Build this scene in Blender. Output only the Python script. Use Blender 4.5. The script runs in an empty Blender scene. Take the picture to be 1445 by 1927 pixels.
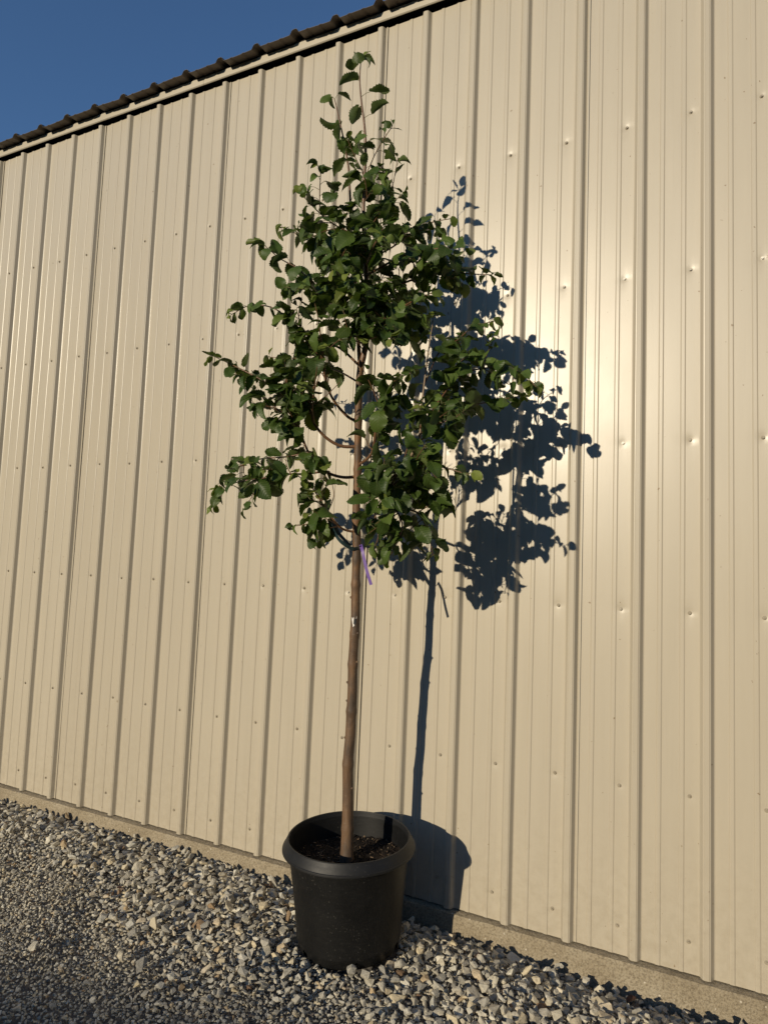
import bpy, bmesh, math, random
import numpy as np
from mathutils import Vector, Matrix, noise

R = math.radians
random.seed(7)
rng = np.random.default_rng(11)

# ------------------------------------------------------------------ camera, sky, sun, exposure
scene = bpy.context.scene
scene.render.engine = 'CYCLES'
scene.render.resolution_x, scene.render.resolution_y = 767, 1024
COL = scene.collection

YAW, PITCH, ROLL = 0.4470023, 0.0783696, 0.0392515
CAM = Vector((3.39141, -2.57434, 1.33943))
fwd = Vector((-math.sin(YAW) * math.cos(PITCH), math.cos(YAW) * math.cos(PITCH), math.sin(PITCH)))
rt = Vector((math.cos(YAW), math.sin(YAW), 0))
up = rt.cross(fwd)
rt2 = math.cos(ROLL) * rt + math.sin(ROLL) * up
up2 = -math.sin(ROLL) * rt + math.cos(ROLL) * up
cam_data = bpy.data.cameras.new('camera')
cam_data.sensor_fit = 'VERTICAL'
cam_data.sensor_height = 24.0
cam_data.lens = 1234.75 / 1927 * 24.0
cam_data.clip_start = 0.05
cam_data.clip_end = 2000
cam = bpy.data.objects.new('camera', cam_data)
COL.objects.link(cam)
cam.matrix_world = Matrix(((rt2.x, up2.x, -fwd.x, CAM.x), (rt2.y, up2.y, -fwd.y, CAM.y),
                           (rt2.z, up2.z, -fwd.z, CAM.z), (0, 0, 0, 1)))
scene.camera = cam

SUN_AZ, SUN_EL = 15.2, 15.4          # travel direction turned from the wall's normal, height above the horizon
world = bpy.data.worlds.new('World')
scene.world = world
world.use_nodes = True
wt = world.node_tree
sky = wt.nodes.new('ShaderNodeTexSky')
sky.sky_type = 'NISHITA'
sky.sun_disc = False
sky.sun_elevation = R(SUN_EL)
sky.sun_rotation = R(180 + SUN_AZ)
sky.air_density = 1.0
sky.dust_density = 0.0
sky.ozone_density = 4.9
bg = wt.nodes['Background']
bg.inputs['Strength'].default_value = 0.118
wt.links.new(sky.outputs['Color'], bg.inputs['Color'])

sd = bpy.data.lights.new('sun', 'SUN')
sd.energy = 4.0
sd.angle = R(0.5)
sd.color = (1.0, 0.87, 0.66)
sun = bpy.data.objects.new('sun', sd)
COL.objects.link(sun)
SUN_DIR = Vector((math.sin(R(SUN_AZ)) * math.cos(R(SUN_EL)), math.cos(R(SUN_AZ)) * math.cos(R(SUN_EL)), -math.sin(R(SUN_EL))))
sun.rotation_euler = SUN_DIR.to_track_quat('-Z', 'Y').to_euler()
sun.location = (0, -8, 6)

scene.view_settings.view_transform = 'Standard'
scene.view_settings.look = 'None'
scene.view_settings.exposure = 0.0
scene.view_settings.gamma = 1.0

# ------------------------------------------------------------------ helpers
def obj_from(name, verts, faces, m=None, parent=None, smooth=False, sharp=None, uvs=None, tint=None):
    me = bpy.data.meshes.new(name)
    me.from_pydata([tuple(v) for v in verts], [], [tuple(f) for f in faces])
    return finish(name, me, m, parent, smooth, sharp)

def finish(name, me, m=None, parent=None, smooth=False, sharp=None):
    me.update()
    if not smooth:
        me.shade_flat()
    else:
        me.polygons.foreach_set('use_smooth', [True] * len(me.polygons))
        if sharp:
            me.set_sharp_from_angle(angle=R(sharp))
    if m:
        me.materials.append(m)
    o = bpy.data.objects.new(name, me)
    COL.objects.link(o)
    if parent:
        o.parent = parent
    return o

def mesh_np(name, verts, faces):
    """verts (n,3) array, faces (m,k) array of one polygon size"""
    me = bpy.data.meshes.new(name)
    n, (m, k) = len(verts), faces.shape
    me.vertices.add(n)
    me.vertices.foreach_set('co', np.asarray(verts, np.float32).ravel())
    me.loops.add(m * k)
    me.loops.foreach_set('vertex_index', np.asarray(faces, np.int32).ravel())
    me.polygons.add(m)
    me.polygons.foreach_set('loop_start', np.arange(0, m * k, k, dtype=np.int32))
    me.update(calc_edges=True)
    return me

def tag(o, label=None, cat=None, group=None, kind=None):
    if label: o['label'] = label
    if cat: o['category'] = cat
    if group: o['group'] = group
    if kind: o['kind'] = kind
    return o

def empty(name, loc):
    o = bpy.data.objects.new(name, None)
    o.empty_display_size = 0.1
    o.location = loc
    COL.objects.link(o)
    return o

class MB:
    def __init__(s):
        s.v, s.f = [], []
    def add(s, verts, faces):
        b = len(s.v)
        s.v += [tuple(v) for v in verts]
        s.f += [tuple(i + b for i in f) for f in faces]
    def box(s, x0, x1, y0, y1, z0, z1):
        s.add([(x0, y0, z0), (x1, y0, z0), (x1, y1, z0), (x0, y1, z0), (x0, y0, z1), (x1, y0, z1), (x1, y1, z1), (x0, y1, z1)],
              [(0, 3, 2, 1), (4, 5, 6, 7), (0, 1, 5, 4), (1, 2, 6, 5), (2, 3, 7, 6), (3, 0, 4, 7)])
    def tube(s, pts, rad, n=8, cap=True):
        pts = [Vector(p) for p in pts]
        rings = []
        ref = Vector((1, 0, 0))
        for i, p in enumerate(pts):
            a = pts[max(i - 1, 0)]; b = pts[min(i + 1, len(pts) - 1)]
            t = (b - a).normalized()
            e1 = (ref - t * ref.dot(t))
            if e1.length < 1e-3:
                ref = Vector((0, 1, 0)); e1 = (ref - t * ref.dot(t))
            e1.normalize(); ref = e1
            e2 = t.cross(e1)
            r = rad[i] if isinstance(rad, (list, tuple)) else rad
            rings.append([p + (e1 * math.cos(q) + e2 * math.sin(q)) * r for q in [2 * math.pi * k / n for k in range(n)]])
        vs = [v for ring in rings for v in ring]
        fs = []
        for i in range(len(pts) - 1):
            for k in range(n):
                fs.append((i * n + k, i * n + (k + 1) % n, (i + 1) * n + (k + 1) % n, (i + 1) * n + k))
        if cap:
            fs.append(tuple(range(n))[::-1]); fs.append(tuple((len(pts) - 1) * n + k for k in range(n)))
        s.add(vs, fs)
    def build(s, name, m=None, parent=None, smooth=False, sharp=None):
        return obj_from(name, s.v, s.f, m, parent, smooth, sharp)

def catmull(pts, per=6):
    P = [Vector(p) for p in pts]
    P = [P[0] * 2 - P[1]] + P + [P[-1] * 2 - P[-2]]
    out = []
    for i in range(1, len(P) - 2):
        p0, p1, p2, p3 = P[i - 1:i + 3]
        for k in range(per):
            t = k / per
            out.append(0.5 * ((2 * p1) + (p2 - p0) * t + (2 * p0 - 5 * p1 + 4 * p2 - p3) * t * t + (3 * p1 - p0 - 3 * p2 + p3) * t ** 3))
    out.append(P[-2])
    return out

# ------------------------------------------------------------------ materials
class Mat:
    def __init__(s, name):
        s.m = bpy.data.materials.new(name)
        s.m.use_nodes = True
        s.t = s.m.node_tree
        s.b = s.t.nodes['Principled BSDF']
    def n(s, kind, **kw):
        nd = s.t.nodes.new(kind)
        for k, v in kw.items():
            if k in nd.inputs.keys(): nd.inputs[k].default_value = v
            else: setattr(nd, k, v)
        return nd
    def l(s, a, b): s.t.links.new(a, b)
    def coord(s): return s.n('ShaderNodeTexCoord').outputs['Object']
    def ramp(s, fac, stops, interp='LINEAR'):
        r = s.n('ShaderNodeValToRGB')
        r.color_ramp.interpolation = interp
        e = r.color_ramp.elements
        while len(e) < len(stops): e.new(0.5)
        for i, (p, c) in enumerate(stops):
            e[i].position = p
            e[i].color = c if len(c) == 4 else (*c, 1)
        s.l(fac, r.inputs['Fac'])
        return r.outputs['Color']
    def noise(s, vec, scale, detail=4, rough=0.55, out='Fac'):
        nd = s.n('ShaderNodeTexNoise', Scale=scale, Detail=detail, Roughness=rough)
        if vec is not None: s.l(vec, nd.inputs['Vector'])
        return nd.outputs[out]
    def mapping(s, vec, scale):
        m = s.n('ShaderNodeMapping')
        m.inputs['Scale'].default_value = scale
        s.l(vec, m.inputs['Vector'])
        return m.outputs['Vector']
    def mix(s, fac, a, b, mode='MIX'):
        m = s.n('ShaderNodeMix', data_type='RGBA', blend_type=mode)
        for sock, v in ((m.inputs[0], fac), (m.inputs[6], a), (m.inputs[7], b)):
            if hasattr(v, 'links') or hasattr(v, 'is_linked'): s.l(v, sock)
            else: sock.default_value = v if not isinstance(v, tuple) or len(v) == 4 else (*v, 1)
        return m.outputs[2]
    def base(s, c):
        if hasattr(c, 'is_linked'): s.l(c, s.b.inputs['Base Color'])
        else: s.b.inputs['Base Color'].default_value = (*c, 1)
    def bump(s, h, strength=0.3, dist=0.01):
        b = s.n('ShaderNodeBump', Strength=strength, Distance=dist)
        s.l(h, b.inputs['Height'])
        s.l(b.outputs['Normal'], s.b.inputs['Normal'])
    def set(s, **kw):
        for k, v in kw.items():
            s.b.inputs[k.replace('_', ' ')].default_value = v
        return s

def mat_panel():
    m = Mat('tan_painted_steel')
    v = m.coord()
    streak = m.noise(m.mapping(v, (9, 9, 0.5)), 3.0, 5, 0.6)
    dust = m.noise(v, 2.3, 5, 0.6)
    c = m.ramp(streak, [(0.3, (0.445, 0.397, 0.308)), (0.7, (0.47, 0.42, 0.327))])
    c2 = m.mix(m.ramp(dust, [(0.35, (0, 0, 0)), (0.75, (0.35, 0.35, 0.35))]), c, (0.44, 0.395, 0.31))
    sx = m.n('ShaderNodeSeparateXYZ'); m.l(v, sx.inputs['Vector'])
    sheet = m.n('ShaderNodeMath', operation='MULTIPLY_ADD'); m.l(sx.outputs['X'], sheet.inputs[0]); sheet.inputs[1].default_value = 1 / 0.9144; sheet.inputs[2].default_value = -0.25 + 20 - 0.025
    fl = m.n('ShaderNodeMath', operation='FLOOR'); m.l(sheet.outputs[0], fl.inputs[0])
    wn = m.n('ShaderNodeTexWhiteNoise', noise_dimensions='1D'); m.l(fl.outputs[0], wn.inputs['W'])
    c2 = m.mix(1.0, c2, m.ramp(wn.outputs['Value'], [(0, (0.96, 0.955, 0.95)), (1, (1.02, 1.02, 1.02))]), 'MULTIPLY')
    zr_ = m.n('ShaderNodeMapRange'); m.l(sx.outputs['Z'], zr_.inputs['Value'])
    zr_.inputs['From Min'].default_value = 0.55; zr_.inputs['From Max'].default_value = -0.02
    spl = m.n('ShaderNodeMath', operation='MULTIPLY'); m.l(zr_.outputs['Result'], spl.inputs[0])
    m.l(m.ramp(m.noise(v, 28, 6, 0.75), [(0.42, (0, 0, 0)), (0.7, (0.55, 0.55, 0.55))]), spl.inputs[1])
    c2 = m.mix(spl.outputs[0], c2, (0.33, 0.28, 0.20))
    runs = m.noise(m.mapping(v, (38, 38, 0.7)), 1.0, 4, 0.6)
    c2 = m.mix(m.ramp(runs, [(0.60, (0, 0, 0)), (0.78, (0.22, 0.22, 0.22))]), c2, (0.30, 0.26, 0.20))
    scf = m.noise(m.mapping(v, (30, 30, 10)), 2.0, 5, 0.8)
    c2 = m.mix(m.ramp(scf, [(0.735, (0, 0, 0)), (0.76, (0.6, 0.6, 0.6))]), c2, (0.62, 0.59, 0.53))
    specks = m.noise(v, 55, 2, 0.5)
    sp = m.ramp(specks, [(0.245, (1, 1, 1)), (0.26, (0, 0, 0))])
    c3 = m.mix(sp, c2, (0.25, 0.19, 0.12))
    m.base(c3)
    rr = m.n('ShaderNodeMapRange')
    m.l(m.noise(v, 6, 4, 0.6), rr.inputs['Value'])
    rr.inputs['To Min'].default_value = 0.30; rr.inputs['To Max'].default_value = 0.37
    m.l(rr.outputs['Result'], m.b.inputs['Roughness'])
    m.set(Specular_IOR_Level=0.44)
    m.bump(m.noise(v, 420, 2, 0.5), 0.06, 0.002)
    return m.m

def mat_simple(name, c1, c2, scale, rough, bump=0.0, bscale=None, dist=0.005, spec=0.5):
    m = Mat(name)
    v = m.coord()
    m.base(m.ramp(m.noise(v, scale, 5, 0.6), [(0.3, c1), (0.7, c2)]))
    m.set(Roughness=rough, Specular_IOR_Level=spec)
    if bump: m.bump(m.noise(v, bscale or scale * 4, 5, 0.6), bump, dist)
    return m.m

def mat_concrete():
    m = Mat('weathered_concrete')
    v = m.coord()
    c = m.ramp(m.noise(v, 5, 6, 0.65), [(0.25, (0.235, 0.19, 0.125)), (0.5, (0.37, 0.31, 0.215)), (0.8, (0.47, 0.41, 0.30))])
    c = m.mix(m.ramp(m.noise(v, 120, 3, 0.7), [(0.36, (0.3, 0.3, 0.3)), (0.56, (1, 1, 1))]), (0.15, 0.12, 0.078), c)
    vo = m.n('ShaderNodeTexVoronoi', Scale=42.0)
    m.l(v, vo.inputs['Vector'])
    spk = m.ramp(vo.outputs['Distance'], [(0.10, (1, 1, 1)), (0.16, (0, 0, 0))])
    sel = m.ramp(m.noise(v, 12, 2), [(0.56, (0, 0, 0)), (0.6, (1, 1, 1))])
    c = m.mix(m.mix(1.0, spk, sel, 'MULTIPLY'), c, (0.62, 0.56, 0.45))
    m.base(c)
    m.set(Roughness=0.9, Specular_IOR_Level=0.25)
    m.bump(m.noise(v, 130, 6, 0.75), 1.0, 0.006)
    return m.m

def mat_stone():
    m = Mat('limestone_gravel')
    v = m.coord()
    rnd = m.n('ShaderNodeNewGeometry').outputs['Random Per Island']
    c = m.ramp(rnd, [(0.0, (0.34, 0.33, 0.305)), (0.16, (0.57, 0.53, 0.455)), (0.32, (0.41, 0.395, 0.36)), (0.46, (0.66, 0.605, 0.49)), (0.58, (0.49, 0.475, 0.435)),
                     (0.70, (0.70, 0.60, 0.42)), (0.76, (0.56, 0.545, 0.50)), (0.90, (0.76, 0.725, 0.635)), (0.97, (0.56, 0.43, 0.27)), (0.985, (0.22, 0.14, 0.09)), (1.0, (0.22, 0.215, 0.205))])
    c = m.mix(1.0, c, m.ramp(m.noise(v, 75, 6, 0.75), [(0.28, (0.46, 0.44, 0.39)), (0.5, (0.85, 0.835, 0.775)), (0.75, (1.08, 1.05, 0.96))]), 'MULTIPLY')
    m.base(c)
    m.set(Roughness=0.85, Specular_IOR_Level=0.3)
    m.bump(m.noise(v, 200, 6, 0.75), 0.7, 0.004)
    return m.m

def mat_ground():
    m = Mat('crushed_stone_dust')
    v = m.coord()
    vo = m.n('ShaderNodeTexVoronoi', Scale=70.0)
    m.l(v, vo.inputs['Vector'])
    sep = m.n('ShaderNodeSeparateColor')
    m.l(vo.outputs['Color'], sep.inputs['Color'])
    c = m.ramp(sep.outputs[0], [(0, (0.10, 0.095, 0.088)), (0.5, (0.17, 0.16, 0.145)), (1, (0.24, 0.22, 0.19))])
    c = m.mix(m.noise(v, 1.3, 5, 0.6), c, (0.12, 0.11, 0.1))
    sp = m.n('ShaderNodeSeparateXYZ'); m.l(v, sp.inputs['Vector'])
    mr = m.n('ShaderNodeMapRange'); m.l(sp.outputs['Y'], mr.inputs['Value'])
    mr.inputs['From Min'].default_value = -3.4; mr.inputs['From Max'].default_value = -4.4
    c = m.mix(mr.outputs['Result'], c, m.ramp(m.noise(v, 3, 5, 0.7), [(0.3, (0.03, 0.04, 0.014)), (0.7, (0.055, 0.065, 0.024))]))  # unseen ground behind the camera, darkened to cut bounced light
    m.base(c)
    m.set(Roughness=0.95, Specular_IOR_Level=0.2)
    m.bump(vo.outputs['Distance'], 0.6, 0.006)
    return m.m

def mat_bark(name, stops, rough=0.55):
    m = Mat(name)
    v = m.coord()
    n1 = m.noise(m.mapping(v, (30, 30, 5)), 2.0, 6, 0.65)
    c = m.ramp(n1, stops)
    if 'trunk' in name:
        sz = m.n('ShaderNodeSeparateXYZ'); m.l(v, sz.inputs['Vector'])
        zz = m.n('ShaderNodeMapRange'); m.l(sz.outputs['Z'], zz.inputs['Value'])
        zz.inputs['From Min'].default_value = 0.55; zz.inputs['From Max'].default_value = 1.5
        c = m.mix(zz.outputs['Result'], c, m.mix(1.0, c, (1.35, 1.12, 0.78), 'MULTIPLY'))
        c = m.mix(m.ramp(m.noise(m.mapping(v, (22, 22, 9)), 1.0, 4, 0.6), [(0.42, (0, 0, 0)), (0.62, (0.75, 0.75, 0.75))]), c, (0.052, 0.040, 0.030))
    lent = m.noise(m.mapping(v, (60, 60, 220)), 1.0, 3, 0.5)
    c = m.mix(m.ramp(lent, [(0.62, (0, 0, 0)), (0.72, (0.6, 0.6, 0.6))]), c, (0.19, 0.14, 0.095))
    m.base(c)
    m.set(Roughness=rough, Specular_IOR_Level=0.5)
    m.bump(m.noise(m.mapping(v, (80, 80, 40)), 1.0, 5, 0.65), 0.5, 0.003)
    return m.m

def mat_leaf():
    m = Mat('green_leaf')
    rnd = m.n('ShaderNodeNewGeometry').outputs['Random Per Island']
    c = m.ramp(rnd, [(0.0, (0.025, 0.049, 0.009)), (0.4, (0.041, 0.076, 0.014)), (0.72, (0.062, 0.104, 0.020)), (0.93, (0.092, 0.142, 0.030)), (1.0, (0.16, 0.18, 0.035))])
    at = m.n('ShaderNodeAttribute', attribute_name='young')
    c = m.mix(at.outputs['Fac'], c, (0.20, 0.235, 0.035))
    uv = m.n('ShaderNodeUVMap', uv_map='leaf_uv')
    sx = m.n('ShaderNodeSeparateXYZ')
    m.l(uv.outputs['UV'], sx.inputs['Vector'])
    ab = m.n('ShaderNodeMath', operation='ABSOLUTE'); m.l(sx.outputs['X'], ab.inputs[0])
    # side veins run outwards and forwards from the midrib
    ma = m.n('ShaderNodeMath', operation='MULTIPLY_ADD'); m.l(ab.outputs[0], ma.inputs[0]); ma.inputs[1].default_value = -0.75; m.l(sx.outputs['Y'], ma.inputs[2])
    fr = m.n('ShaderNodeMath', operation='PINGPONG'); m.l(ma.outputs[0], fr.inputs[0]); fr.inputs[1].default_value = 0.065
    v1 = m.n('ShaderNodeMath', operation='LESS_THAN'); m.l(fr.outputs[0], v1.inputs[0]); v1.inputs[1].default_value = 0.009
    v2 = m.n('ShaderNodeMath', operation='LESS_THAN'); m.l(ab.outputs[0], v2.inputs[0]); v2.inputs[1].default_value = 0.018
    mx = m.n('ShaderNodeMath', operation='MAXIMUM'); m.l(v1.outputs[0], mx.inputs[0]); m.l(v2.outputs[0], mx.inputs[1])
    vf = m.n('ShaderNodeMath', operation='MULTIPLY'); m.l(mx.outputs[0], vf.inputs[0]); vf.inputs[1].default_value = 0.34
    c = m.mix(vf.outputs[0], c, (0.13, 0.16, 0.06))
    # paler underside
    bf = m.n('ShaderNodeNewGeometry').outputs['Backfacing']
    bfm = m.n('ShaderNodeMath', operation='MULTIPLY'); m.l(bf, bfm.inputs[0]); bfm.inputs[1].default_value = 0.45
    c = m.mix(bfm.outputs[0], c, (0.095, 0.115, 0.055))
    m.base(c)
    m.set(Roughness=0.45, Specular_IOR_Level=0.28)
    inv = m.n('ShaderNodeMath', operation='SUBTRACT'); inv.inputs[0].default_value = 0.065; m.l(fr.outputs[0], inv.inputs[1])
    m.bump(inv.outputs[0], 0.22, 0.02)
    tr = m.n('ShaderNodeBsdfTranslucent')
    m.l(m.mix(1.0, c, (1.3, 1.5, 0.5), 'MULTIPLY'), tr.inputs['Color'])
    ms = m.n('ShaderNodeMixShader', Fac=0.27)
    m.l(m.b.outputs[0], ms.inputs[1]); m.l(tr.outputs[0], ms.inputs[2])
    out = [n for n in m.t.nodes if n.type == 'OUTPUT_MATERIAL'][0]
    m.l(ms.outputs[0], out.inputs['Surface'])
    return m.m

def mat_pot(name='black_nursery_plastic', lit_mix=0.0):
    m = Mat(name)
    v = m.coord()
    scuff = m.noise(m.mapping(v, (6, 6, 30)), 4, 6, 0.7)
    c = m.ramp(m.noise(v, 9, 6, 0.65), [(0.35, (0.0035, 0.0036, 0.0038)), (0.75, (0.0085, 0.0085, 0.0083))])
    vo = m.n('ShaderNodeTexVoronoi', Scale=80.0); m.l(v, vo.inputs['Vector'])
    spk = m.ramp(vo.outputs['Distance'], [(0.10, (1, 1, 1)), (0.2, (0, 0, 0))])
    sel = m.ramp(m.noise(v, 7, 3, 0.6), [(0.48, (0, 0, 0)), (0.66, (0.65, 0.65, 0.65))])
    c = m.mix(m.mix(1.0, spk, sel, 'MULTIPLY'), c, (0.085, 0.08, 0.07))
    c = m.mix(m.ramp(scuff, [(0.56, (0, 0, 0)), (0.8, (0.5, 0.5, 0.5))]), c, (0.030, 0.029, 0.027))
    if lit_mix: c = m.mix(m.ramp(m.noise(v, 14, 6, 0.7), [(0.3, (lit_mix * .5,) * 3), (0.75, (lit_mix,) * 3)]), c, (0.040, 0.041, 0.044))  # paler grey mixed in for the light on the rim
    m.base(c)
    rr = m.n('ShaderNodeMapRange'); m.l(scuff, rr.inputs['Value'])
    rr.inputs['To Min'].default_value = 0.42; rr.inputs['To Max'].default_value = 0.62
    m.l(rr.outputs['Result'], m.b.inputs['Roughness'])
    m.set(Specular_IOR_Level=0.35)
    m.bump(m.noise(v, 130, 4, 0.6), 0.12, 0.003)
    return m.m

M_PANEL = mat_panel()
M_TRIM = mat_simple('tan_trim_paint', (0.44, 0.395, 0.31), (0.47, 0.42, 0.33), 3, 0.42)
M_ROOF = mat_simple('weathered_brown_roof_steel', (0.095, 0.075, 0.058), (0.14, 0.112, 0.088), 6, 0.55, 0.1)
M_DARK = mat_simple('black_eave_shade', (0.008, 0.007, 0.006), (0.014, 0.012, 0.01), 8, 0.9)  # near-black, stands in for the shade under the eave
M_SCREW = mat_simple('tan_screw_head', (0.27, 0.235, 0.175), (0.38, 0.33, 0.25), 300, 0.3)
M_WASHER = mat_simple('grey_rubber_washer', (0.03, 0.03, 0.03), (0.05, 0.05, 0.05), 100, 0.7)
M_CONC = mat_concrete()
M_STONE = mat_stone()
M_GROUND = mat_ground()
M_BARK = mat_bark('brown_trunk_bark', [(0.2, (0.052, 0.029, 0.016)), (0.45, (0.130, 0.074, 0.038)), (0.8, (0.205, 0.130, 0.072))], 0.6)
M_TWIG = mat_bark('red_brown_twig_bark', [(0.2, (0.10, 0.048, 0.024)), (0.8, (0.19, 0.10, 0.048))], 0.42)
M_SHOOT = mat_simple('green_young_shoot', (0.10, 0.10, 0.035), (0.17, 0.15, 0.055), 20, 0.5)
M_TAN = mat_bark('tan_shoot_bark', [(0.2, (0.16, 0.105, 0.06)), (0.8, (0.30, 0.21, 0.13))], 0.5)
M_LEAF = mat_leaf()
M_POT = mat_pot()
M_RIM = mat_pot('sunlit_scuffed_rim_plastic', 0.24)  # paler than the pot: light on the rim painted into its colour

# ------------------------------------------------------------------ ground and building
def smooth(a, b, x):
    t = np.clip((x - a) / (b - a), 0, 1)
    return t * t * (3 - 2 * t)

def zwall(x):
    return np.interp(x, [-3, 0.2, 1.5, 2.2, 2.75, 3.2, 3.6, 5], [-0.07, -0.072, -0.066, -0.078, -0.088, -0.122, -0.118, -0.12])

def zground(x, y):
    x = np.asarray(x, float); y = np.asarray(y, float)
    t = smooth(-0.02, -0.32, y)
    far = smooth(-3, -40, y)
    base = zwall(x) * (1 - t) + (-0.036) * t
    bumps = 0.010 * np.sin(x * 5.1 + 1.3) * np.sin(y * 6.3 + x) + 0.006 * np.sin(x * 13 + y * 9)
    near = np.exp(-((x - 2.25) ** 2 + (y + 0.36) ** 2) / 0.12)
    return base + bumps * (1 - near) * smooth(-0.02, -0.25, y) * (1 - far) - 0.05 * far

gx = np.concatenate([[-300, -100, -40, -15, -7], np.arange(-4, 6.01, 0.1), [8, 15, 40, 100, 300]])
gy = np.concatenate([[-300, -100, -40, -15, -8], np.arange(-5, 0.051, 0.1), [1, 4, 10, 40, 100, 300]])
GX, GY = np.meshgrid(gx, gy)
GZ = zground(GX, np.minimum(GY, -0.02)) - 0.016
gv = np.stack([GX, GY, GZ], -1).reshape(-1, 3)
nx, ny = len(gx), len(gy)
idx = np.arange(nx * ny).reshape(ny, nx)
gf = np.stack([idx[:-1, :-1], idx[:-1, 1:], idx[1:, 1:], idx[1:, :-1]], -1).reshape(-1, 4)
ground = finish('ground', mesh_np('ground', gv, gf), M_GROUND, None, True)
tag(ground, kind='structure')

# unseen bank added behind the camera to shade the foreground and cut sky light
hx = np.concatenate([np.linspace(-70, -14, 40), np.arange(-13.8, 8, 0.2), np.linspace(8.5, 70, 44)])
hy = np.array([-60, -30, -20, -17.2, -16.5, -16.15, -16.0, -15.85, -15.5, -14.9, -14.0, -12.8, -11.5])
hz0 = np.array([3.0, 3.4, 3.7, 3.8, 4.02, 4.2, 4.27, 4.16, 3.7, 2.7, 1.3, 0.25, -0.2])
HX, HY = np.meshgrid(hx, hy)
HZ = np.tile(hz0[:, None], (1, len(hx)))
bump = np.array([0.07 * noise.noise((x * .9, 0, 0)) + 0.05 * noise.noise((x * 2.3, 4, 0)) for x in hx])
far_ = smooth(7, 19, np.abs(hx + 2.5))  # ends of the added bank rise to block more sky light
HZ = HZ + (bump + 9.5 * far_)[None, :] * smooth(0.5, 3.6, hz0)[:, None]
HY = HY + 0.25 * np.sin(HX * 1.7)[...] * (np.abs(HY + 16) > 0.3)
hv = np.stack([HX, HY, HZ], -1).reshape(-1, 3)
idx = np.arange(HX.size).reshape(HX.shape)
hf = np.stack([idx[:-1, :-1], idx[:-1, 1:], idx[1:, 1:], idx[1:, :-1]], -1).reshape(-1, 4)
M_BANK = mat_simple('shade_bank_green', (0.022, 0.030, 0.011), (0.05, 0.06, 0.022), 2.5, 0.95, 0.6, 20, 0.05, 0.2)
shade_bank = finish('shade_bank', mesh_np('shade_bank', hv, hf), M_BANK, None, True)
tag(shade_bank, kind='structure')

S = 0.2286                                   # rib pitch
X0K, X1K = -14, 24                           # rib numbers the wall runs through
ROWS = [0.098, 0.58, 1.21, 1.825, 2.46, 3.068]
WALL_TOP = 3.842
XL, XR = X0K * S, X1K * S
bld = empty('metal_building', (0, 0, 0))
tag(bld, 'tan ribbed metal building wall with dark corrugated roof edge behind the potted tree', 'building')

# ribbed wall: one profile along x, refined where the screws pull the sheet in
RIB = [(-.0258, 0), (-.0230, .0008), (-.0208, .0026), (-.0127, .0168), (-.0110, .0181), (-.0090, .0184), (-.0072, .0201), (.0072, .0201), (.0090, .0184), (.0110, .0181), (.0127, .0168), (.0208, .0026), (.0230, .0008), (.0258, 0)]
MIN = [(-.0090, 0), (-.0076, .0016), (-.0048, .0027), (.0048, .0027), (.0076, .0016), (.0090, 0)]
RC = -0.008                                  # rib centre relative to k*S
prof = [(RC + a, b) for a, b in RIB]
prof += [(RC + .0762 + a, b) for a, b in MIN] + [(RC + .1500 + a, b) for a, b in MIN]
SCX = -0.27 * S + S                          # screw position inside one pitch
prof += [(RC + .048, 0), (RC + .0335, 0), (RC + .1130, 0), (RC + .099, 0), (RC + .127, 0)]
prof += [(SCX + d, 0) for d in (-.0095, -.005, 0, .005, .0095, .015)]
prof.sort()
xs, hs = [], []
for k in range(X0K, X1K):
    for a, b in prof:
        xs.append(k * S + a); hs.append(b)
xs.append(X1K * S + RC - .0262); hs.append(0.0)
xs, hs = np.array(xs), np.array(hs)
zs = set(np.round(np.arange(0, WALL_TOP, 0.06), 4).tolist() + [WALL_TOP])
for r in ROWS:
    zs = {z for z in zs if abs(z - r) > 0.022}
    zs |= {r + d for d in (-.021, -.012, -.006, 0, .006, .012, .021)}
zs = np.array(sorted(zs))
WX, WZ = np.meshgrid(xs, zs)
WH = np.tile(hs, (len(zs), 1))
# oil canning: slow waves of a fraction of a millimetre, a different one on every panel pitch
kk = np.floor((WX - RC) / S).astype(int) - X0K + 2
ph = rng.uniform(0, 6.28, (60, 6)); am = rng.uniform(0.4, 1.0, (60, 6))
flat = (WH < 1e-6)
uu = ((WX - RC) / S) % 1.0
skew = np.clip((uu * S - .0262) / (S - .0524), 0, 1) - .5                 # each flat is a little out of true, more on some sheets
skew = np.where((uu * S < .0262) | (uu * S > S - .0262), np.where(uu < .5, -.5, .5) * np.clip(1 - 0 * uu, 0, 1), skew)
skew = np.where(uu * S < .0262, -.5 * uu * S / .0262, np.where(uu * S > S - .0262, .5 * (S - uu * S) / .0262, skew))
skw = rng.uniform(0.35, 1.0, 60)[kk] * 0.0048
can = np.zeros_like(WX)
for j, wl in enumerate((1.9, 1.22, 0.62, 0.41, 0.9, 0.3)):
    can += am[kk, j] * (0.00034 * wl ** 1.3) * np.sin(2 * math.pi * WZ / wl + ph[kk, j]) * np.sin(math.pi * uu) ** 0.8
tilt = 0.0
lean = 0.0016 * np.sin(WX * 2.1 + 0.6) + 0.0011 * np.sin(WX * 4.7 + WZ * 1.1) + 0.0010 * np.sin(WZ * 2.3 + WX * 0.7)
WY = -(WH + can + lean + skw * skew)
for k in range(X0K, X1K):
    for r in ROWS:
        cx = k * S + SCX
        sel = (np.abs(WX - cx) < 0.05) & (np.abs(WZ - r) < 0.06)
        d2 = (WX[sel] - cx) ** 2 + (WZ[sel] - r) ** 2
        dep = rng.uniform(0.0009, 0.0023)
        WY[sel] += dep * np.exp(-d2 / 0.012 ** 2) + 0.4 * dep * np.exp(-d2 / 0.03 ** 2)
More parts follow.
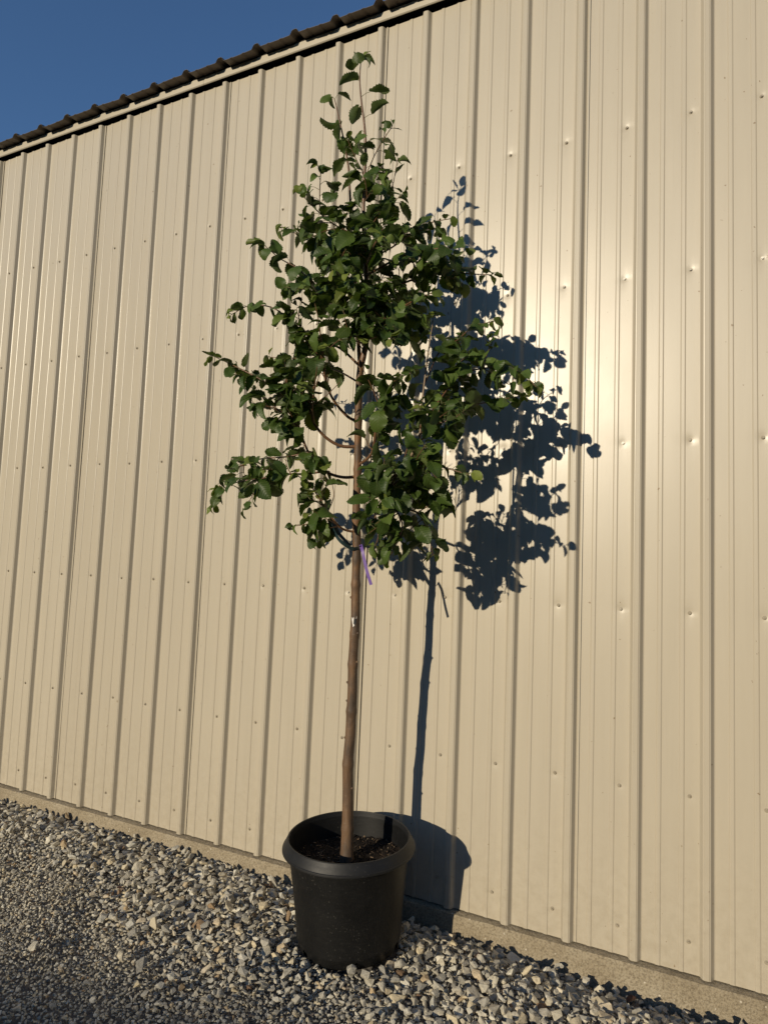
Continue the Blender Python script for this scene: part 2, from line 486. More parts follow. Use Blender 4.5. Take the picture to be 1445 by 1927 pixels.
wv = np.stack([WX, WY, WZ], -1).reshape(-1, 3)
nz_, nx_ = WX.shape
idx = np.arange(nz_ * nx_).reshape(nz_, nx_)
wf = np.stack([idx[:-1, :-1], idx[:-1, 1:], idx[1:, 1:], idx[1:, :-1]], -1).reshape(-1, 4)
wall = finish('wall', mesh_np('wall', wv, wf), M_PANEL, bld, True, 7)

# where one sheet laps over the next: its free edge stands a little proud beside every fourth rib
mb = MB()
for k in range(-11, X1K, 4):
    xe = k * S + RC
    mb.box(xe + .0268, xe + .0330, -.0046, -.0006, 0.001, WALL_TOP - .001)
mb.build('lap_edge', M_PANEL, bld)

# other sides of the building and black strips, eave shade put in as colour
BD = 7.0
mb = MB()
mb.box(XL, XL + .03, 0.04, BD, 0, 3.86)
mb.box(XR - .03, XR, 0.04, BD, 0, 3.86)
mb.box(XL, XR, BD, BD + .03, 0, 3.9)
mb.build('side_wall', M_TRIM, bld)
mb = MB()
mb.box(XL + .04, XR - .04, 0.012, 0.035, 0.004, 3.90)
mb.box(XL + .04, XR - .04, -0.024, 0.0115, 3.874, 3.901)
mb.box(XL + .04, XR - .04, -0.0325, -0.0245, 3.8985, 3.9035)
mb.build('eave_shade_strips', M_DARK, bld)

# eave trim: a folded strip in butted lengths
mb = MB()
TZ0, TZ1, TY = 3.858, 3.896, -0.034
joint = [XL - .02, -2.04, 1.005, 4.05, XR + .02]
for a, b in zip(joint[:-1], joint[1:]):
    a += .0012
    mb.add([(a, TY, TZ0), (b, TY, TZ0), (b, TY, TZ1), (a, TY, TZ1), (a, TY + .004, TZ0 - .004), (b, TY + .004, TZ0 - .004), (b, TY + .010, TZ0), (a, TY + .010, TZ0),
            (a, TY + .02, TZ1 + .002), (b, TY + .02, TZ1 + .002)],
           [(0, 1, 2, 3), (4, 5, 1, 0), (7, 6, 5, 4), (3, 2, 9, 8)])
trim = mb.build('eave_trim', M_TRIM, bld)

# ribbed roof sheet with a drip edge standing proud of the trim
RX0 = 0.055 * S
rprof = sorted([(a * 1.15, b * 1.15) for a, b in RIB] + [(.0762 + a, b) for a, b in MIN] + [(.1500 + a, b) for a, b in MIN] + [(.113, 0), (.05, 0)])
rxs, rhs = [], []
for k in range(X0K, X1K):
    for a, b in rprof:
        rxs.append(k * S + RX0 + a); rhs.append(b)
rxs, rhs = np.array(rxs), np.array(rhs)
rys = np.concatenate([[-.0896, -.085, -.07, -.034], np.linspace(0, 3.5, 8)])
RX_, RY_ = np.meshgrid(rxs, rys)
sag = 0.0022 * np.sin(RX_ * 9.0) + 0.0016 * np.sin(RX_ * 23.0 + 1)
RZ_ = 3.896 + (RY_ + .0896) * 0.17 + np.tile(rhs, (len(rys), 1)) + sag * np.exp(-(RY_ + .0896) / 0.05)
top = np.stack([RX_, RY_, RZ_], -1).reshape(-1, 3)
n0 = len(top)
bot = top - np.array([0, 0, 0.0012])
ry, rx = RX_.shape
idx = np.arange(n0).reshape(ry, rx)
q = np.stack([idx[:-1, :-1], idx[:-1, 1:], idx[1:, 1:], idx[1:, :-1]], -1).reshape(-1, 4)
lip = np.stack([idx[0, :-1], idx[0, :-1] + n0, idx[0, 1:] + n0, idx[0, 1:]], -1)
rf = np.concatenate([q, q[:, ::-1] + n0, lip])
finish('roof', mesh_np('roof', np.concatenate([top, bot]), rf), M_ROOF, bld, True, 12)
mb = MB()
zr = 3.896 + 3.5896 * 0.17
mb.add([(XL, 3.5, zr), (XR, 3.5, zr), (XR, BD + .1, 3.9), (XL, BD + .1, 3.9)], [(0, 1, 2, 3)])
mb.build('roof', M_ROOF, bld)

# concrete footing with a chipped front edge
fx = np.arange(XL, XR + .001, 0.011)
top_j = np.array([noise.noise((x * 14, 3.1, 0)) + 0.6 * noise.noise((x * 50, 8.1, 0)) for x in fx])
prof_f = [(-.034, -0.6), (-.034, -.14), (-.034, -.10), (-.034, -.06), (-.0345, -.03), (-.0335, -.014), (-.031, -.0075), (-.012, -.0055), (0.03, -.005)]
fvs = []
for i, x in enumerate(fx):
    for j, (y, z) in enumerate(prof_f):
        e = top_j[i] if j in (5, 6) else 0
        g = noise.noise((x * 22, z * 22, 1.7)) * 0.0022 if j < 6 else 0
        fvs.append((x, y + g + abs(e) * 0.003 * (e < 0), z + 0.0022 * e))
m_ = len(prof_f)
ffs = [(i * m_ + j, (i + 1) * m_ + j, (i + 1) * m_ + j + 1, i * m_ + j + 1) for i in range(len(fx) - 1) for j in range(m_ - 1)]
obj_from('foundation', fvs, ffs, M_CONC, bld, True, 50)

# roof-and-wall screws: hex head on a washer, all the same mesh
sv = MB()
def disc(r0, r1, y0, y1, n):
    vs = [(r0 * math.cos(2 * math.pi * k / n), y0, r0 * math.sin(2 * math.pi * k / n)) for k in range(n)]
    vs += [(r1 * math.cos(2 * math.pi * k / n), y1, r1 * math.sin(2 * math.pi * k / n)) for k in range(n)]
    fs = [(k, (k + 1) % n, n + (k + 1) % n, n + k) for k in range(n)] + [tuple(n + k for k in range(n))]
    sv.add(vs, fs)
disc(.0076, .0071, .0030, -.0014, 16)
disc(.0065, .0058, -.0014, -.0026, 16)
disc(.0044, .0040, -.0026, -.0070, 6)
me_s = bpy.data.meshes.new('screw')
me_s.from_pydata(sv.v, [], sv.f)
me_s.materials.append(M_SCREW); me_s.update()
cand = []
for k in range(-3, 17):
    for r in ROWS:
        cand.append((k * S + SCX, r))
def seen(p):
    d = Vector((p[0], 0, p[1])) - CAM
    z = d.dot(fwd)
    if z < .1: return None
    a, b = d.dot(rt2) / z, d.dot(up2) / z
    return (Vector((p[0], 0, p[1])) - CAM).length if abs(a) < .59 and abs(b) < .785 else None
vis = sorted([(seen(c), c) for c in cand if seen(c)])
hidden = [c for c in cand if not seen(c)]
def wall_y(x, z):
    i = np.argmin(np.abs(xs - x)); j = np.argmin(np.abs(zs - z))
    return WY[j, i]
for d, (x, z) in vis[:100]:
    o = bpy.data.objects.new('screw', me_s)
    COL.objects.link(o)
    o.parent = bld
    o.location = (x + random.uniform(-.002, .002), wall_y(x, z), z + random.uniform(-.004, .004))
    o.rotation_euler = (random.uniform(-.12, .12), random.uniform(0, 1), random.uniform(-.12, .12))
rest = MB()
for x, z in [c for d, c in vis[100:]] + hidden:
    rest.add([(a + x, b + wall_y(x, z), c + z) for a, b, c in sv.v], sv.f)
rs = rest.build('screw', M_SCREW, bld)
rs['kind'] = 'stuff'

# ------------------------------------------------------------------ gravel: loose angular stones
def stone_variant(seed, flat=1.0, n=15):
    r_ = np.random.default_rng(seed)
    pts = r_.normal(size=(n, 3)); pts /= np.linalg.norm(pts, axis=1)[:, None]
    pts *= r_.uniform(0.82, 1.08, (n, 1))
    pts *= np.array([r_.uniform(0.95, 1.35), r_.uniform(0.75, 1.0), r_.uniform(0.5, 0.85) * flat])
    bm = bmesh.new()
    for p in pts: bm.verts.new(p)
    res = bmesh.ops.convex_hull(bm, input=bm.verts[:])
    bmesh.ops.delete(bm, geom=[g for g in res['geom_interior'] if isinstance(g, bmesh.types.BMVert)], context='VERTS')
    bmesh.ops.triangulate(bm, faces=bm.faces[:])
    bm.verts.index_update()
    v = np.array([x.co[:] for x in bm.verts]); f = np.array([[q.index for q in t.verts] for t in bm.faces])
    bm.free()
    return v, f
VAR = [stone_variant(100 + i, 1.0, 10 + i % 4) for i in range(20)]
VAR += [stone_variant(300 + i, 1.0, 22) for i in range(4)]
VAR += [stone_variant(700 + i, 0.6, 11) for i in range(6)]
VAR_S = [stone_variant(500 + i, 1.0, 9) for i in range(8)]

def rand_rot(n, tilt):
    """random spin about z followed by a random tilt"""
    a = rng.uniform(0, 2 * math.pi, n); b = rng.normal(0, tilt, n); c = rng.uniform(0, 2 * math.pi, n)
    ca, sa, cb, sb, cc, sc = np.cos(a), np.sin(a), np.cos(b), np.sin(b), np.cos(c), np.sin(c)
    z = np.zeros(n); o = np.ones(n)
    Rz = np.stack([ca, -sa, z, sa, ca, z, z, z, o], -1).reshape(n, 3, 3)
    Rx = np.stack([o, z, z, z, cb, -sb, z, sb, cb], -1).reshape(n, 3, 3)
    Rc = np.stack([cc, -sc, z, sc, cc, z, z, z, o], -1).reshape(n, 3, 3)
    return Rc @ Rx @ Rz

POT_C = (2.254, -0.356)
def coarse(x, y):
    n = 0.10 * np.sin(x * 4.0 + y * 3) + 0.07 * np.sin(x * 9.0 - y * 7)
    edge = np.interp(x, [-1, 0.6, 1.4, 2.2, 3.0, 4], [0.42, 0.46, 0.55, 0.72, 0.95, 1.2])
    return 1 - smooth(edge - 0.28, edge + 0.30, -y + n)

def accept(x, y, r):
    """keep stones clear of the pot and of the footing"""
    ok = (y < -0.036 - r * 0.75)
    ok &= np.hypot(x - POT_C[0], y - POT_C[1]) > 0.176 + r * 0.8
    return ok

def darts(n, rfun, gap, xr=(-1.3, 4.1), yr=(-2.3, -.036)):
    cell = 0.05
    grid = {}
    X = rng.uniform(*xr, n); Y = rng.uniform(*yr, n)
    Rr = rfun(X, Y)
    ok = accept(X, Y, Rr) & (Rr > 0)
    out = []
    order = np.argsort(-Rr)
    for i in order:
        if not ok[i]: continue
        x, y, r = X[i], Y[i], Rr[i]
        cx, cy = int(x // cell), int(y // cell)
        good = True
        for a in (-1, 0, 1):
            for b in (-1, 0, 1):
                for (px, py, pr) in grid.get((cx + a, cy + b), ()):
                    if (px - x) ** 2 + (py - y) ** 2 < ((pr + r) * gap) ** 2:
                        good = False; break
                if not good: break
            if not good: break
        if good:
            grid.setdefault((cx, cy), []).append((x, y, r)); out.append((x, y, r))
    return np.array(out)

def r_big(x, y):
    c = coarse(x, y)
    r = 0.0052 + 0.0060 * c * rng.gamma(2.4, 0.42, len(x)) + 0.002 * rng.random(len(x))
    return np.where(rng.random(len(x)) < 0.25 + 0.75 * c, np.minimum(r, 0.025), 0)
def r_mid(x, y):
    return rng.uniform(0.0035, 0.0075, len(x))
def r_top(x, y):
    c = coarse(x, y)
    r = 0.006 + 0.006 * rng.gamma(2.2, 0.42, len(x))
    return np.where(rng.random(len(x)) < 0.10 + 0.9 * c, np.minimum(r, 0.022), 0)

LAYERS = []
big = darts(115000, r_big, 0.82)
LAYERS.append((big, 0.15, VAR, 0.5))
topl = darts(9000, r_top, 1.15)
LAYERS.append((topl, 1.25, VAR, 0.7))
mid = darts(90000, r_mid, 0.74)
LAYERS.append((mid, 0.1, VAR_S + VAR[:6], 0.7))
fine = np.stack([rng.uniform(-1.0, 4.0, 75000), rng.uniform(-1.9, -.04, 75000), rng.uniform(.0018, .0048, 75000)], -1)
fine = fine[accept(fine[:, 0], fine[:, 1], fine[:, 2])]
LAYERS.append((fine, 0.4, VAR_S, 0.9))
allv, allf, base_i = [], [], 0
for arr, lift, variants, tlt in LAYERS:
    which = rng.integers(0, len(variants), len(arr))
    for vi, (v, f) in enumerate(variants):
        a = arr[which == vi]
        if not len(a): continue
        n = len(a)
        sc = a[:, 2:3] * rng.uniform(0.85, 1.15, (n, 3))
        V = np.einsum('nij,nkj->nki', rand_rot(n, tlt), v[None] * sc[:, None, :])
        z = zground(a[:, 0], a[:, 1]) + a[:, 2] * lift + rng.uniform(-.003, .003, n)
        if lift < 0.3 and arr is not big: z -= 0.004
        if arr is fine: z -= rng.uniform(0.004, 0.012, n)
        V += np.stack([a[:, 0], a[:, 1], z], -1)[:, None, :]
        F = f[None] + (np.arange(n) * len(v))[:, None, None] + base_i
        allv.append(V.reshape(-1, 3)); allf.append(F.reshape(-1, 3)); base_i += n * len(v)
gr = finish('gravel', mesh_np('gravel', np.concatenate(allv), np.concatenate(allf)), M_STONE)
tag(gr, 'loose grey and tan crushed stone along the foot of the wall', 'gravel', kind='stuff')

# ------------------------------------------------------------------ nursery pot
PB = Vector((2.254, -0.356, -0.022))
pot = empty('nursery_pot', PB)
TILT = Vector((-.024, -.04, 1)).normalized()
pot.rotation_mode = 'QUATERNION'
pot.rotation_quaternion = Vector((0, 0, 1)).rotation_difference(TILT)
tag(pot, 'large round black plastic nursery pot with rolled rim on gravel', 'pot')

def lathe(name, prof, m, parent, n=96, wob=0.0, sharp=40, notch=None):
    vs, fs = [], []
    for i, (r, z) in enumerate(prof):
        for k in range(n):
            q = 2 * math.pi * k / n
            rr = r * (1 + wob * math.sin(2 * q + .7) + wob * .5 * math.sin(3 * q + z * 4))
            vs.append((rr * math.cos(q), rr * math.sin(q), z))
    for i in range(len(prof) - 1):
        for k in range(n):
            if notch and notch(i, k, n): continue
            fs.append((i * n + k, i * n + (k + 1) % n, (i + 1) * n + (k + 1) % n, (i + 1) * n + k))
    return obj_from(name, vs, fs, m, parent, True, sharp)

def wallr(z): return 0.1815 + (0.2165 - 0.1815) * (z / 0.335)
body_prof = [(0.02, 0.012), (0.150, 0.012), (0.168, 0.004), (0.1765, 0.0), (wallr(.006), .007), (wallr(.03), .026), (wallr(.034) + .0025, .031), (wallr(.04) + .0025, .040),
             (wallr(.1), .1), (wallr(.2), .2), (wallr(.3), .3), (wallr(.345), .352)]
inner = [(wallr(.345) - .004, .352), (wallr(.3) - .004, .3), (wallr(.25) - .004, .25), (wallr(.2) - .004, .2), (wallr(.1) - .004, .1), (wallr(.02) - .004, .018)]
def drains(i, k, n):
    return i in (4,) and (k % 16) in (0, 1)
lathe('pot_body', body_prof, M_POT, pot, 96, .004, 40, drains)
lathe('pot_lining', inner, M_POT, pot, 96, .004)
rim_prof = [(wallr(.345) - .0042, .350), (.2150, .3600), (.2160, .3672), (.2172, .3692), (.2210, .3694), (.2224, .3680), (.2232, .3655), (.2290, .3555), (.2362, .3420), (.2372, .3390), (.2398, .3372), (.2404, .3345), (.2404, .3300), (.2388, .3285), (.2366, .3292), (.2345, .3340), (.2260, .3480), (.2200, .3530)]
lathe('rim', rim_prof, M_RIM, pot, 96, .004, 22)

# potting soil with bark chips, heaped a little unevenly
SOIL_Z = 0.285
sv_, sf_ = [], []
rad_n, ang_n = 26, 90
for i in range(rad_n + 1):
    r = 0.2095 * i / rad_n
    for k in range(ang_n):
        q = 2 * math.pi * k / ang_n
        x, y = r * math.cos(q), r * math.sin(q)
        z = SOIL_Z + 0.010 * noise.noise((x * 14, y * 14, 0.3)) + 0.007 * noise.noise((x * 45, y * 45, 2.3)) + 0.004 * noise.noise((x * 120, y * 120, 5)) + 0.012 * math.exp(-r * r / .002) - 0.006 * (r / .21) ** 2
        sv_.append((x, y, z))
for i in range(rad_n):
    for k in range(ang_n):
        sf_.append((i * ang_n + k, i * ang_n + (k + 1) % ang_n, (i + 1) * ang_n + (k + 1) % ang_n, (i + 1) * ang_n + k))
M_SOIL = mat_simple('dark_potting_soil', (0.006, 0.0045, 0.0035), (0.022, 0.015, 0.010), 60, 0.95, 0.8, 140, 0.006, 0.2)
soil = empty('potting_soil', PB)
soil.rotation_mode = 'QUATERNION'; soil.rotation_quaternion = pot.rotation_quaternion
tag(soil, 'dark crumbly potting soil with bark chips inside the black pot', 'soil')
obj_from('soil_surface', sv_, sf_, M_SOIL, soil, True)
mch = Mat('bark_chip')
rnd_ = mch.n('ShaderNodeNewGeometry').outputs['Random Per Island']
mch.base(mch.ramp(rnd_, [(0, (0.010, 0.007, 0.005)), (0.72, (0.03, 0.018, 0.010)), (0.86, (0.10, 0.06, 0.032)), (0.96, (0.30, 0.20, 0.11)), (1, (0.36, 0.28, 0.18))]))
mch.set(Roughness=0.9)
chips = MB()
for i in range(1500):
    r = 0.205 * math.sqrt(random.random()); q = random.uniform(0, 6.283)
    if r < .03: continue
    v, f = VAR_S[random.randrange(len(VAR_S))]
    L = random.uniform(.002, .0085)
    mt = Matrix.Rotation(random.uniform(0, 6.28), 3, 'Z') @ Matrix.Rotation(random.gauss(0, .5), 3, 'Y') @ Matrix.Diagonal((L, L * random.uniform(.25, .6), L * random.uniform(.12, .35)))
    x, y = r * math.cos(q), r * math.sin(q)
    z = SOIL_Z + 0.010 * noise.noise((x * 14, y * 14, 0.3)) + 0.007 * noise.noise((x * 45, y * 45, 2.3)) + 0.012 * math.exp(-r * r / .002) - 0.006 * (r / .21) ** 2 + .0015
    chips.add([mt @ Vector(p) + Vector((x, y, z)) for p in v], f.tolist())
cw = chips.build('bark_chips', mch.m, soil)
cw['kind'] = 'stuff'

# ------------------------------------------------------------------ the tree
TRUNK = [(2.250,-0.390,0.279),(2.250,-0.393,0.376),(2.249,-0.398,0.490),(2.248,-0.404,0.604),(2.253,-0.409,0.710),(2.253,-0.413,0.796),(2.258,-0.419,0.892),(2.261,-0.424,0.989),(2.265,-0.431,1.105),(2.266,-0.438,1.201),(2.267,-0.444,1.298),(2.270,-0.452,1.414),(2.269,-0.461,1.530),(2.271,-0.470,1.646),(2.270,-0.479,1.763),(2.272,-0.489,1.879),(2.276,-0.500,1.994),(2.283,-0.505,2.052)]
LEADER = [(2.283,-0.505,2.052),(2.298,-0.510,2.104),(2.307,-0.514,2.155),(2.309,-0.523,2.241),(2.307,-0.532,2.337),(2.302,-0.544,2.452),(2.296,-0.556,2.568),(2.299,-0.570,2.700),(2.307,-0.583,2.812),(2.304,-0.594,2.907),(2.292,-0.605,3.004),(2.287,-0.615,3.080),(2.292,-0.622,3.138)]
SECOND_LEADER = [(2.281,-0.503,2.033),(2.258,-0.483,2.141),(2.237,-0.481,2.327),(2.225,-0.495,2.467),(2.222,-0.517,2.581),(2.226,-0.540,2.692),(2.224,-0.562,2.804),(2.214,-0.593,2.900),(2.191,-0.605,3.001),(2.182,-0.610,3.038)]
BRANCHES = [
 ('topright', [(2.302,-0.573,2.728),(2.358,-0.609,2.780),(2.403,-0.633,2.812),(2.441,-0.646,2.842)]),
 ('N', [(2.226,-0.515,2.561),(2.176,-0.577,2.581),(2.122,-0.623,2.629),(2.073,-0.649,2.686)]),
 ('N2', [(2.225,-0.497,2.487),(2.083,-0.477,2.574),(1.974,-0.463,2.629),(1.860,-0.448,2.678)]),
 ('N3', [(2.302,-0.575,2.738),(2.289,-0.619,2.775),(2.279,-0.664,2.819)]),
 ('N4', [(2.296,-0.556,2.568),(2.339,-0.515,2.651),(2.368,-0.490,2.699),(2.389,-0.485,2.831)]),
 ('N5', [(2.299,-0.564,2.643),(2.381,-0.661,2.613),(2.445,-0.709,2.600)]),
 ('K', [(2.252,-0.492,2.240),(2.236,-0.553,2.249),(2.176,-0.607,2.287),(2.132,-0.633,2.342),(2.089,-0.657,2.388),(2.023,-0.681,2.428),(1.951,-0.708,2.494)]),
 ('L', [(2.281,-0.505,2.052),(2.213,-0.541,2.117),(2.141,-0.573,2.145),(2.074,-0.597,2.185),(2.029,-0.621,2.228),(1.972,-0.645,2.265),(1.891,-0.666,2.274),(1.816,-0.673,2.247)]),
 ('L2', [(2.276,-0.500,1.994),(2.168,-0.455,2.057),(2.044,-0.410,2.113),(1.932,-0.394,2.151),(1.781,-0.377,2.178)]),
 ('A', [(2.272,-0.487,1.854),(2.241,-0.508,1.867),(2.208,-0.552,1.914),(2.192,-0.587,1.968),(2.197,-0.622,2.026),(2.212,-0.668,2.086),(2.225,-0.714,2.153),(2.217,-0.741,2.228)]),
 ('B', [(2.270,-0.479,1.761),(2.214,-0.509,1.762),(2.168,-0.542,1.791),(2.141,-0.576,1.834),(2.139,-0.609,1.876),(2.094,-0.622,1.914),(2.044,-0.636,1.952),(1.969,-0.649,1.984),(1.869,-0.663,2.035),(1.808,-0.666,2.064),(1.746,-0.679,2.093)]),
 ('B3', [(2.141,-0.576,1.834),(2.163,-0.629,1.873),(2.208,-0.694,1.929),(2.243,-0.739,1.987)]),
 ('C', [(2.271,-0.471,1.652),(2.225,-0.500,1.647),(2.176,-0.521,1.661),(2.143,-0.544,1.692),(2.108,-0.557,1.736),(2.087,-0.583,1.801),(2.058,-0.597,1.848),(2.007,-0.610,1.884),(1.955,-0.623,1.924),(1.895,-0.628,1.972),(1.817,-0.643,2.036)]),
 ('C2', [(2.163,-0.522,1.667),(2.097,-0.551,1.655),(2.020,-0.590,1.649),(1.959,-0.619,1.633),(1.891,-0.638,1.622),(1.826,-0.647,1.602),(1.788,-0.661,1.536)]),
 ('C3', [(2.108,-0.557,1.732),(2.011,-0.566,1.718),(1.922,-0.575,1.714),(1.849,-0.574,1.698),(1.786,-0.572,1.673),(1.710,-0.567,1.607)]),
 ('D', [(2.270,-0.455,1.449),(2.232,-0.496,1.459),(2.205,-0.528,1.495),(2.178,-0.563,1.550),(2.152,-0.597,1.603),(2.115,-0.629,1.638)]),
 ('D2', [(2.221,-0.496,1.465),(2.166,-0.487,1.479),(2.129,-0.475,1.453),(2.113,-0.472,1.414)]),
 ('E', [(2.276,-0.465,1.588),(2.360,-0.524,1.569),(2.440,-0.585,1.582),(2.512,-0.649,1.635),(2.554,-0.675,1.707),(2.570,-0.681,1.782)]),
 ('G', [(2.512,-0.649,1.635),(2.566,-0.617,1.734),(2.570,-0.607,1.851),(2.577,-0.598,1.978),(2.583,-0.587,2.081),(2.598,-0.595,2.167)]),
 ('G2', [(2.573,-0.621,1.786),(2.596,-0.568,1.859),(2.625,-0.524,1.931),(2.662,-0.499,1.989),(2.718,-0.471,2.011),(2.805,-0.452,2.017),(2.868,-0.449,1.985),(2.915,-0.474,1.933)]),
 ('G3', [(2.569,-0.619,1.760),(2.607,-0.546,1.836),(2.633,-0.489,1.878),(2.702,-0.412,1.906),(2.767,-0.373,1.926),(2.835,-0.345,1.941)]),
 ('G4', [(2.575,-0.595,1.943),(2.613,-0.565,2.057),(2.659,-0.529,2.100),(2.702,-0.494,2.153),(2.769,-0.457,2.179)]),
 ('G5', [(2.566,-0.617,1.734),(2.636,-0.642,1.787),(2.690,-0.643,1.801),(2.725,-0.635,1.826)]),
 ('F', [(2.273,-0.474,1.693),(2.350,-0.526,1.722),(2.383,-0.562,1.790),(2.399,-0.587,1.849),(2.423,-0.593,1.920),(2.460,-0.577,1.967),(2.512,-0.550,1.998)]),
 ('E2', [(2.440,-0.585,1.582),(2.525,-0.648,1.617),(2.603,-0.661,1.661),(2.675,-0.660,1.646),(2.753,-0.658,1.623)]),
 ('E3', [(2.424,-0.565,1.579),(2.489,-0.600,1.518),(2.512,-0.596,1.465),(2.481,-0.572,1.409),(2.444,-0.548,1.355)]),
 ('E4', [(2.489,-0.601,1.526),(2.540,-0.540,1.514),(2.571,-0.515,1.453),(2.575,-0.470,1.374)]),
 ('E5', [(2.360,-0.524,1.569),(2.392,-0.559,1.503),(2.415,-0.574,1.438),(2.401,-0.571,1.390)]),
 ('E6', [(2.512,-0.649,1.635),(2.519,-0.568,1.619),(2.537,-0.465,1.586),(2.567,-0.413,1.553)]),
 ('J1', [(2.307,-0.528,2.299),(2.404,-0.511,2.331),(2.499,-0.494,2.359),(2.596,-0.485,2.370),(2.674,-0.483,2.349),(2.759,-0.482,2.332)]),
 ('J2', [(2.303,-0.536,2.376),(2.437,-0.587,2.390),(2.549,-0.618,2.394),(2.632,-0.636,2.375),(2.715,-0.654,2.357)]),
 ('J3', [(2.299,-0.542,2.434),(2.370,-0.497,2.482),(2.412,-0.453,2.536),(2.453,-0.427,2.581),(2.509,-0.410,2.604),(2.578,-0.400,2.609)]),
 ('J4', [(2.307,-0.521,2.222),(2.459,-0.618,2.195),(2.562,-0.678,2.194),(2.651,-0.718,2.195)]),
 ('J5', [(2.307,-0.513,2.146),(2.355,-0.438,2.195),(2.413,-0.401,2.227),(2.465,-0.374,2.255)]),
 ('J6', [(2.307,-0.524,2.261),(2.358,-0.662,2.239),(2.392,-0.772,2.235),(2.404,-0.842,2.230)]),
 ('J7', [(2.307,-0.517,2.184),(2.433,-0.664,2.154),(2.523,-0.788,2.089),(2.560,-0.841,2.008)]),
 ('J8', [(2.303,-0.540,2.414),(2.399,-0.678,2.393),(2.471,-0.775,2.370),(2.515,-0.833,2.343)]),
 ('J9', [(2.307,-0.528,2.299),(2.314,-0.413,2.343),(2.322,-0.334,2.352),(2.341,-0.273,2.351)]),
 ('J10', [(2.225,-0.495,2.467),(2.120,-0.411,2.523),(2.024,-0.353,2.542)]),
 ('J11', [(2.226,-0.513,2.541),(2.275,-0.642,2.432),(2.309,-0.733,2.347),(2.313,-0.788,2.295)]),
 ('J12', [(2.307,-0.512,2.126),(2.327,-0.649,2.098),(2.331,-0.746,2.066),(2.314,-0.783,2.029)]),
]


tree = empty('young_tree', TRUNK[0])
tag(tree, 'slender young tree with broad green leaves and a bare brown trunk in a black pot', 'tree')
T0 = Vector(TRUNK[0])
def rel(pts): return [Vector(p) - T0 for p in pts]

def knobby(n, r0, r1, seed):
    rr = random.Random(seed)
    out = []
    for i in range(n):
        t = i / (n - 1)
        out.append((r0 + (r1 - r0) * t) * (1 + rr.uniform(-.035, .035)))
    return out

# trunk: slightly kinked at its old nodes, flared where it leaves the soil
tp = catmull([tuple(Vector(TRUNK[0]) - Vector((0, 0, .03)))] + TRUNK, 10)
tp = [p - T0 for p in tp]
tp = [p + Vector((0.0045 * noise.noise((0, 3.3, p.z * 4.5)), 0.0045 * noise.noise((5.1, 0, p.z * 4.5)), 0)) for p in tp]
tn = len(tp)
rads = []
for i, p in enumerate(tp):
    t = i / (tn - 1)
    r = 0.0222 + (0.0128 - 0.0222) * min(1, t / 0.92) ** 0.9
    r += 0.004 * math.exp(-max(p.z, 0) / .05)
    for nz in (.10, .33, .52, .69, .80, .98, 1.07, 1.22, 1.4, 1.58):
        r += 0.0024 * math.exp(-((p.z - nz) / .012) ** 2)
    rads.append(r)
mb = MB()
mb.tube(tp, rads, 18)
for (h, a) in ((.24, 0.2), (.55, 3.0), (.62, 2.7), (.80, 0.4), (.93, 3.3), (.42, 3.2), (.70, .1)):   # small knots where twigs were pruned
    i = min(range(tn), key=lambda j: abs(tp[j].z - h))
    c = tp[i] + Vector((math.cos(a) * rads[i] * .8, -abs(math.sin(a)) * rads[i] * .8, 0))
    o = Vector((math.cos(a), -.5, .4)).normalized()
    mb.tube([c, c + o * .006, c + o * .009], [.0055, .0045, .002], 8)
mb.build('trunk', M_BARK, tree, True, 60)

lp = [p - T0 for p in catmull(LEADER, 6)]
sp = [p - T0 for p in catmull(SECOND_LEADER, 6)]

# --- leaves: rounded, coarsely toothed, folded along the midrib and curled by the wind
LR, LC = 17, 3
def leaf_variant(seed):
    r_ = random.Random(seed)
    fold = r_.uniform(.05, .75) * (1 if r_.random() < .8 else -.6)
    droop = r_.uniform(.15, 1.5) * (1 if r_.random() < .85 else -0.5)
    twist = r_.uniform(-.7, .7)
    wav = r_.uniform(.01, .06); wp = r_.uniform(0, 6.28)
    wid = r_.uniform(.82, 1.05)
    asym = r_.uniform(-.06, .06)
    curl = r_.uniform(-.5, 1.1)
    vs, uv = [], []
    ang, px, pz = 0.35 * droop * -.3, 0.0, 0.0
    cx, cz = [0.0], [0.0]
    for i in range(1, LR):
        ang -= droop / (LR - 1)
        px += math.cos(ang) / (LR - 1); pz += math.sin(ang) / (LR - 1)
        cx.append(px); cz.append(pz)
    for i in range(LR):
        s = i / (LR - 1)
        w = 0.47 * wid * (math.sin(math.pi * (s ** 0.86)) ** 0.55 if 0 < s < 1 else 0) * (1.04 - .12 * s)
        if i == 0: w = 0.06
        if i == 1: w *= 1.04
        for j in range(-LC, LC + 1):
            u = j / LC
            ww = w * u
            if abs(j) == LC and 0 < i < LR - 1:
                ww *= 1.065 if i % 2 else 0.915
            ww += asym * w * (1 if j > 0 else -1) * abs(u)
            back = (-0.11, -0.07, -0.02)[i] * abs(u) if i <= 2 else 0.0             # heart shaped base
            f = fold * (1 + curl * abs(u))
            y = ww * math.cos(f); z = abs(ww) * math.sin(f)
            tw = twist * (s - .3)
            y, z = y * math.cos(tw) - z * math.sin(tw), y * math.sin(tw) + z * math.cos(tw)
            z += 0.05 * abs(u) * noise.noise((s * 4.2 + seed, u * 2.1, 0.5 * seed)) + 0.018 * noise.noise((s * 9 + seed, u * 4.0, 3.1))
            z += wav * abs(u) * math.sin(9 * s + wp + (1.9 if j > 0 else 0))
            vs.append((cx[i] + back, y, cz[i] + z)); uv.append((ww, s))
    fs = []
    c = 2 * LC + 1
    for i in range(LR - 1):
        for j in range(2 * LC):
            fs.append((i * c + j, (i + 1) * c + j, (i + 1) * c + j + 1, i * c + j + 1))
    return np.array(vs), np.array(fs), np.array(uv)
